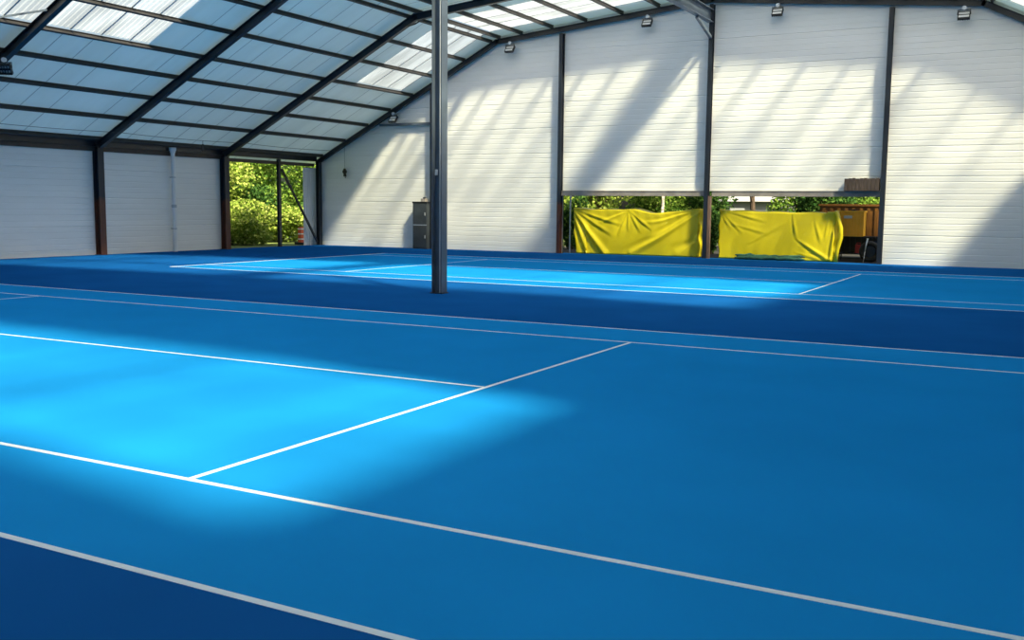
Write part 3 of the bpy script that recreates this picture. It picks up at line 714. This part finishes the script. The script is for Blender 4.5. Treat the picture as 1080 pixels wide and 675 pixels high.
gab = [((-14.2, 36.4), 0.8, 0.8, 2.5, 'leafd', 4000, 0.12, 'dark shrub just outside, behind the thin grey pole', 0),
       ((-7.55, 36.2), 0.55, 0.8, 2.2, 'leafd', 3600, 0.12, 'dark shrub in the narrow gap between the two yellow tarps', 0),
       ((-18.6, 42.0), 2.2, 1.4, 3.8, 'leafy', 7000, 0.14, 'light green bush above the left end of the left yellow tarp', 0),
       ((-15.6, 42.6), 2.2, 1.4, 4.0, 'leafy', 7000, 0.14, 'green bush above the middle of the left yellow tarp', 0),
       ((-13.6, 46.0), 2.2, 1.4, 4.0, 'leafg', 7000, 0.15, 'green bush just left of the pale birch trunk', 0),
       ((-10.9, 44.0), 1.7, 1.4, 3.8, 'leafg', 6500, 0.14, 'green bush between the pale birch trunk and the middle gable post', 0),
       ((-8.6, 39.6), 1.3, 1.2, 3.3, 'leafd', 5500, 0.13, 'dark green shrub just right of the middle gable post, above the right tarp', 0),
       ((-5.3, 42.0), 1.7, 1.4, 3.6, 'leafg', 6500, 0.14, 'green bush above the middle of the right yellow tarp', 0),
       ((-3.6, 40.0), 1.5, 1.2, 3.4, 'leafd', 5500, 0.14, 'dark green bush left above the orange container', 0),
       ((-1.5, 42.4), 1.9, 1.4, 3.8, 'leafg', 6500, 0.14, 'green bush above the orange container, below the wooden box', 0),
       ((-14.0, 53.0), 5.5, 2.2, 6.0, 'leafd', 12000, 0.24, 'broad dark tree crown furthest back above the left yellow tarp', 0),
       ((-5.0, 55.0), 4.5, 2.2, 6.0, 'leafd', 10000, 0.24, 'broad dark tree crown behind the grey shed', 0)]
for i, (loc, rx, ry, h, lf, n, sz, lb, z0) in enumerate(gab):
    plant('bush' if h < 5 else 'tree', loc, rx, ry, h, lf, n, sz, lb, 'bush' if h < 5 else 'tree', z0=z0, seed=60 + i, blobs=14, group='bushes beyond the gable opening' if h < 5 else None)
plant('birch_tree', (-12.25, 43.0), 1.6, 1.6, 6.5, 'leafg', 3500, 0.15, 'slim birch with a pale trunk seen above the left yellow tarp', 'tree', trunk='birch', z0=3.4, seed=91, trunk_r=0.075, lean=(0.2, 0))
plant('tree', (-7.1, 41.6), 1.9, 1.6, 6.5, 'leafd', 4000, 0.16, 'small tree with a dark forked trunk beside the grey shed', 'tree', z0=2.75, seed=92, trunk_r=0.12, lean=(-0.3, 0))

# ------------------------------------------------------------------ light
w = bpy.data.worlds.new('World'); SC.world = w; w.use_nodes = True
nt = w.node_tree; nt.nodes.clear()
out = nt.nodes.new('ShaderNodeOutputWorld'); bg = nt.nodes.new('ShaderNodeBackground')
sk = nt.nodes.new('ShaderNodeTexSky'); sk.sky_type = 'NISHITA'; sk.sun_disc = False
hd = math.hypot(SUN.x, SUN.y); sk.sun_elevation = math.atan2(1, hd)
sk.sun_rotation = math.atan2(-SUN.x, -SUN.y)
sk.air_density = 1.2; sk.dust_density = 6.0
nt.links.new(sk.outputs[0], bg.inputs['Color']); bg.inputs['Strength'].default_value = 0.14
nt.links.new(bg.outputs[0], out.inputs[0])
sun = bpy.data.lights.new('sun', 'SUN'); sun.energy = 9.6; sun.angle = math.radians(5.6); sun.color = (1.0, 0.90, 0.60)
so = bpy.data.objects.new('sun', sun); C.objects.link(so); so.location = (20, -20, 30)
so.rotation_euler = SUN.to_track_quat('-Z', 'Y').to_euler()

# ------------------------------------------------------------------ camera
cd = bpy.data.cameras.new('camera'); co = bpy.data.objects.new('camera', cd); C.objects.link(co)
f, cx, cy, cz, yaw, pit, rol = 1045.548, 5.139, -4.816, 1.898, -0.496, 0.114, 0.010
fw = Vector((math.sin(yaw) * math.cos(pit), math.cos(yaw) * math.cos(pit), -math.sin(pit)))
r = Vector((math.cos(yaw), -math.sin(yaw), 0)); u = r.cross(fw)
r2 = r * math.cos(rol) + u * math.sin(rol); u2 = -r * math.sin(rol) + u * math.cos(rol)
m = Matrix((r2, u2, -fw)).transposed().to_4x4(); m.translation = (cx, cy, cz)
co.matrix_world = m
cd.sensor_width = 36; cd.lens = f / 1080 * 36; cd.clip_end = 500
SC.camera = co
SC.view_settings.view_transform = 'Standard'; SC.view_settings.look = 'None'
SC.view_settings.gamma = 1.0; SC.view_settings.use_curve_mapping = False
SC.view_settings.exposure = 0.64
SC.cycles.max_bounces = 10; SC.cycles.diffuse_bounces = 6; SC.cycles.transparent_max_bounces = 12
SC.cycles.sample_clamp_indirect = 6.0
